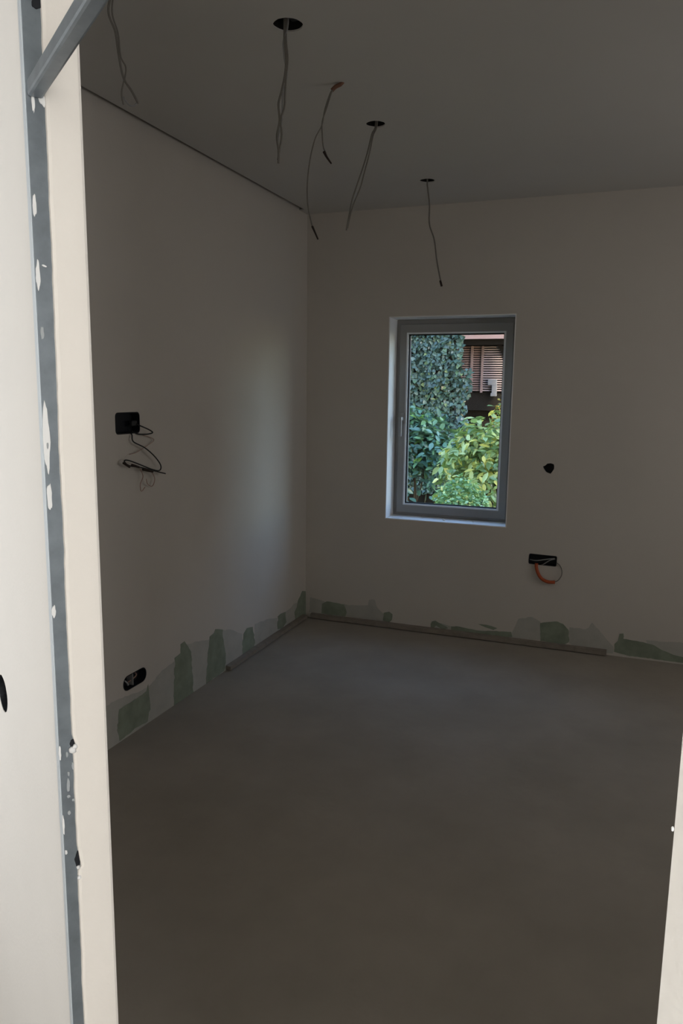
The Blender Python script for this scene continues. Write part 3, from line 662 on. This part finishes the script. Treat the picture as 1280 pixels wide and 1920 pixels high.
# small round bush at the bottom
p = on_y(864, 950, 6.5)
plant('round_bush', 'low rounded light green bush right under the window view', 'bush', (p.x, 6.5, -0.05),
      shell((p.x, 6.5, 0.40), 0.285, 0.28, 0.47, 3600, .10, .65, 9), 'oval', ROUND, (4, 5, 3, 1), 0.048, 300, stems_for((p.x, 6.5), .7, 8, .2, 9), .1, .6, near, 13)
# yellow autumn bush far behind
p = on_y(930, 775, 11.2)
plant('autumn_bush', 'yellow leaved bush below the slatted balcony screen', 'bush', (p.x+0.1, 11.2, -0.05),
      shell((p.x+0.12, 11.2, 0.75), 0.26, 0.26, 0.78, 900, .2, .5, 10), 'oval', YELLOW, (3, 2), 0.07, 60, stems_for((p.x+.1, 11.2), 1.2, 4, .1, 10), .3, .6, near, 14)

# neighbouring timber house with a slatted balcony screen
M['timber'] = mat('brown_lavender_timber', (0.25, 0.215, 0.245), 0.7, 0.3, noise_scale=8, noise_amt=0.2)
M['timber_and_shade'] = mat('dark_timber_and_shade', (0.009, 0.008, 0.008), 0.85, 0.12, noise_scale=6, noise_amt=0.3)  # near-black timber, also the colour of the arched eave shade
M['timber_mid'] = mat('brown_timber', (0.155, 0.115, 0.12), 0.7, 0.3, noise_scale=8, noise_amt=0.2)
M['fascia'] = mat('pinkish_fascia_paint', (0.34, 0.24, 0.24), 0.6, 0.3, noise_scale=3, noise_amt=0.15)
M['rail_metal'] = mat('galvanised_bracket', (0.13, 0.137, 0.16), 0.5, 0.4)
NY = 13.0
def n2(px, py, y=NY): return on_y(px, py, y)
house = tag(empty('timber_house', (n2(915, 700).x, NY+0.3, -0.05)), 'brown timber house with a slatted balcony screen behind the garden', 'house')
a = n2(860, 738); b = n2(960, 640)
XE = a.x - 1.0
MB().box((XE, NY+0.25, -0.05), (6.3, NY+2.5, 7.5)).build('wall', M['timber_and_shade'], house)
MB().box((XE, NY-0.25, n2(900, 648).z), (6.3, NY+0.25, n2(900, 638).z)).build('soffit', M['timber_and_shade'], house)
MB().box((XE, NY-0.34, n2(900, 638).z), (6.3, NY-0.25, n2(900, 620).z+0.02)).build('fascia', M['fascia'], house)
zs0, zs1 = n2(900, 734).z, n2(900, 649).z
scr = MB().box((XE, NY+0.02, zs0-0.32), (6.3, NY+0.25, zs0-0.02)).build('balcony_edge', M['timber_and_shade'], house)
ns = 20
xr = n2(962, 700).x + 0.5; xs = n2(905, 700).x
for i in range(ns):
    z = zs0 + (zs1-zs0)*(i+0.25)/ns
    MB().box((xs-0.02, NY-0.03, z), (xr, NY, z+0.018)).build('slat', M['timber'], house)
    MB().box((XE+0.2, NY-0.012, z), (xs-0.02, NY+0.012, z+0.022)).build('slat', M['timber_mid'], house)
for px in (884, 904):
    x = n2(px, 700).x; MB().box((x-0.02, NY-0.045 if px == 904 else NY-0.04, zs0-0.02), (x+0.02, NY-0.0305 if px == 904 else NY-0.013, zs1)).build('stile', M['timber_mid'], house)
# dark arched strip standing in for the eave's shade on the screen
bp = [n2(930, 647, NY-.1), n2(936, 655, NY-.1), n2(941, 665, NY-.1), n2(947, 680, NY-.1), n2(950, 700, NY-.1), n2(952, 736, NY-.1)]
V = []; F = []
S = smooth_path(bp, 5); xo = n2(985, 700).x
for q in S:
    V += [(q.x, NY-.06, q.z), (q.x, NY-.035, q.z), (q.x+.08, NY-.035, q.z), (q.x+.08, NY-.06, q.z)]
for i in range(len(S)-1):
    u = i*4; v = u+4; F += [(u+k, u+(k+1) % 4, v+(k+1) % 4, v+k) for k in range(4)]
F += [(0, 1, 2, 3), tuple(len(V)-4+k for k in (3, 2, 1, 0))]
under(link_mesh('eave_shade_arch', V, F, M['timber_and_shade']), house)
def pbox(x0, y0, x1, y1, ya, yb, name, m, parent):
    p = n2(x0, y1, ya); q = n2(x1, y0, ya); return MB().box((p.x, ya, p.z), (q.x, yb, q.z)).build(name, m, parent, 0.004)
br = pbox(914, 711, 931, 722, NY-.09, NY-.05, 'bracket', M['rail_metal'], house)
q = pbox(921, 722, 931, 738, NY-.09, NY-.05, 'bracket_stem', M['rail_metal'], house)
q = pbox(919, 737, 930, 743, NY-.10, NY-.04, 'bracket_foot', M['rail_metal'], house)
# timber roof edge over the house
MB().box((XE-0.2, NY-0.40, n2(900, 620).z+0.02), (6.5, NY+2.6, n2(900, 620).z+0.14)).build('roof', M['fascia'], house)
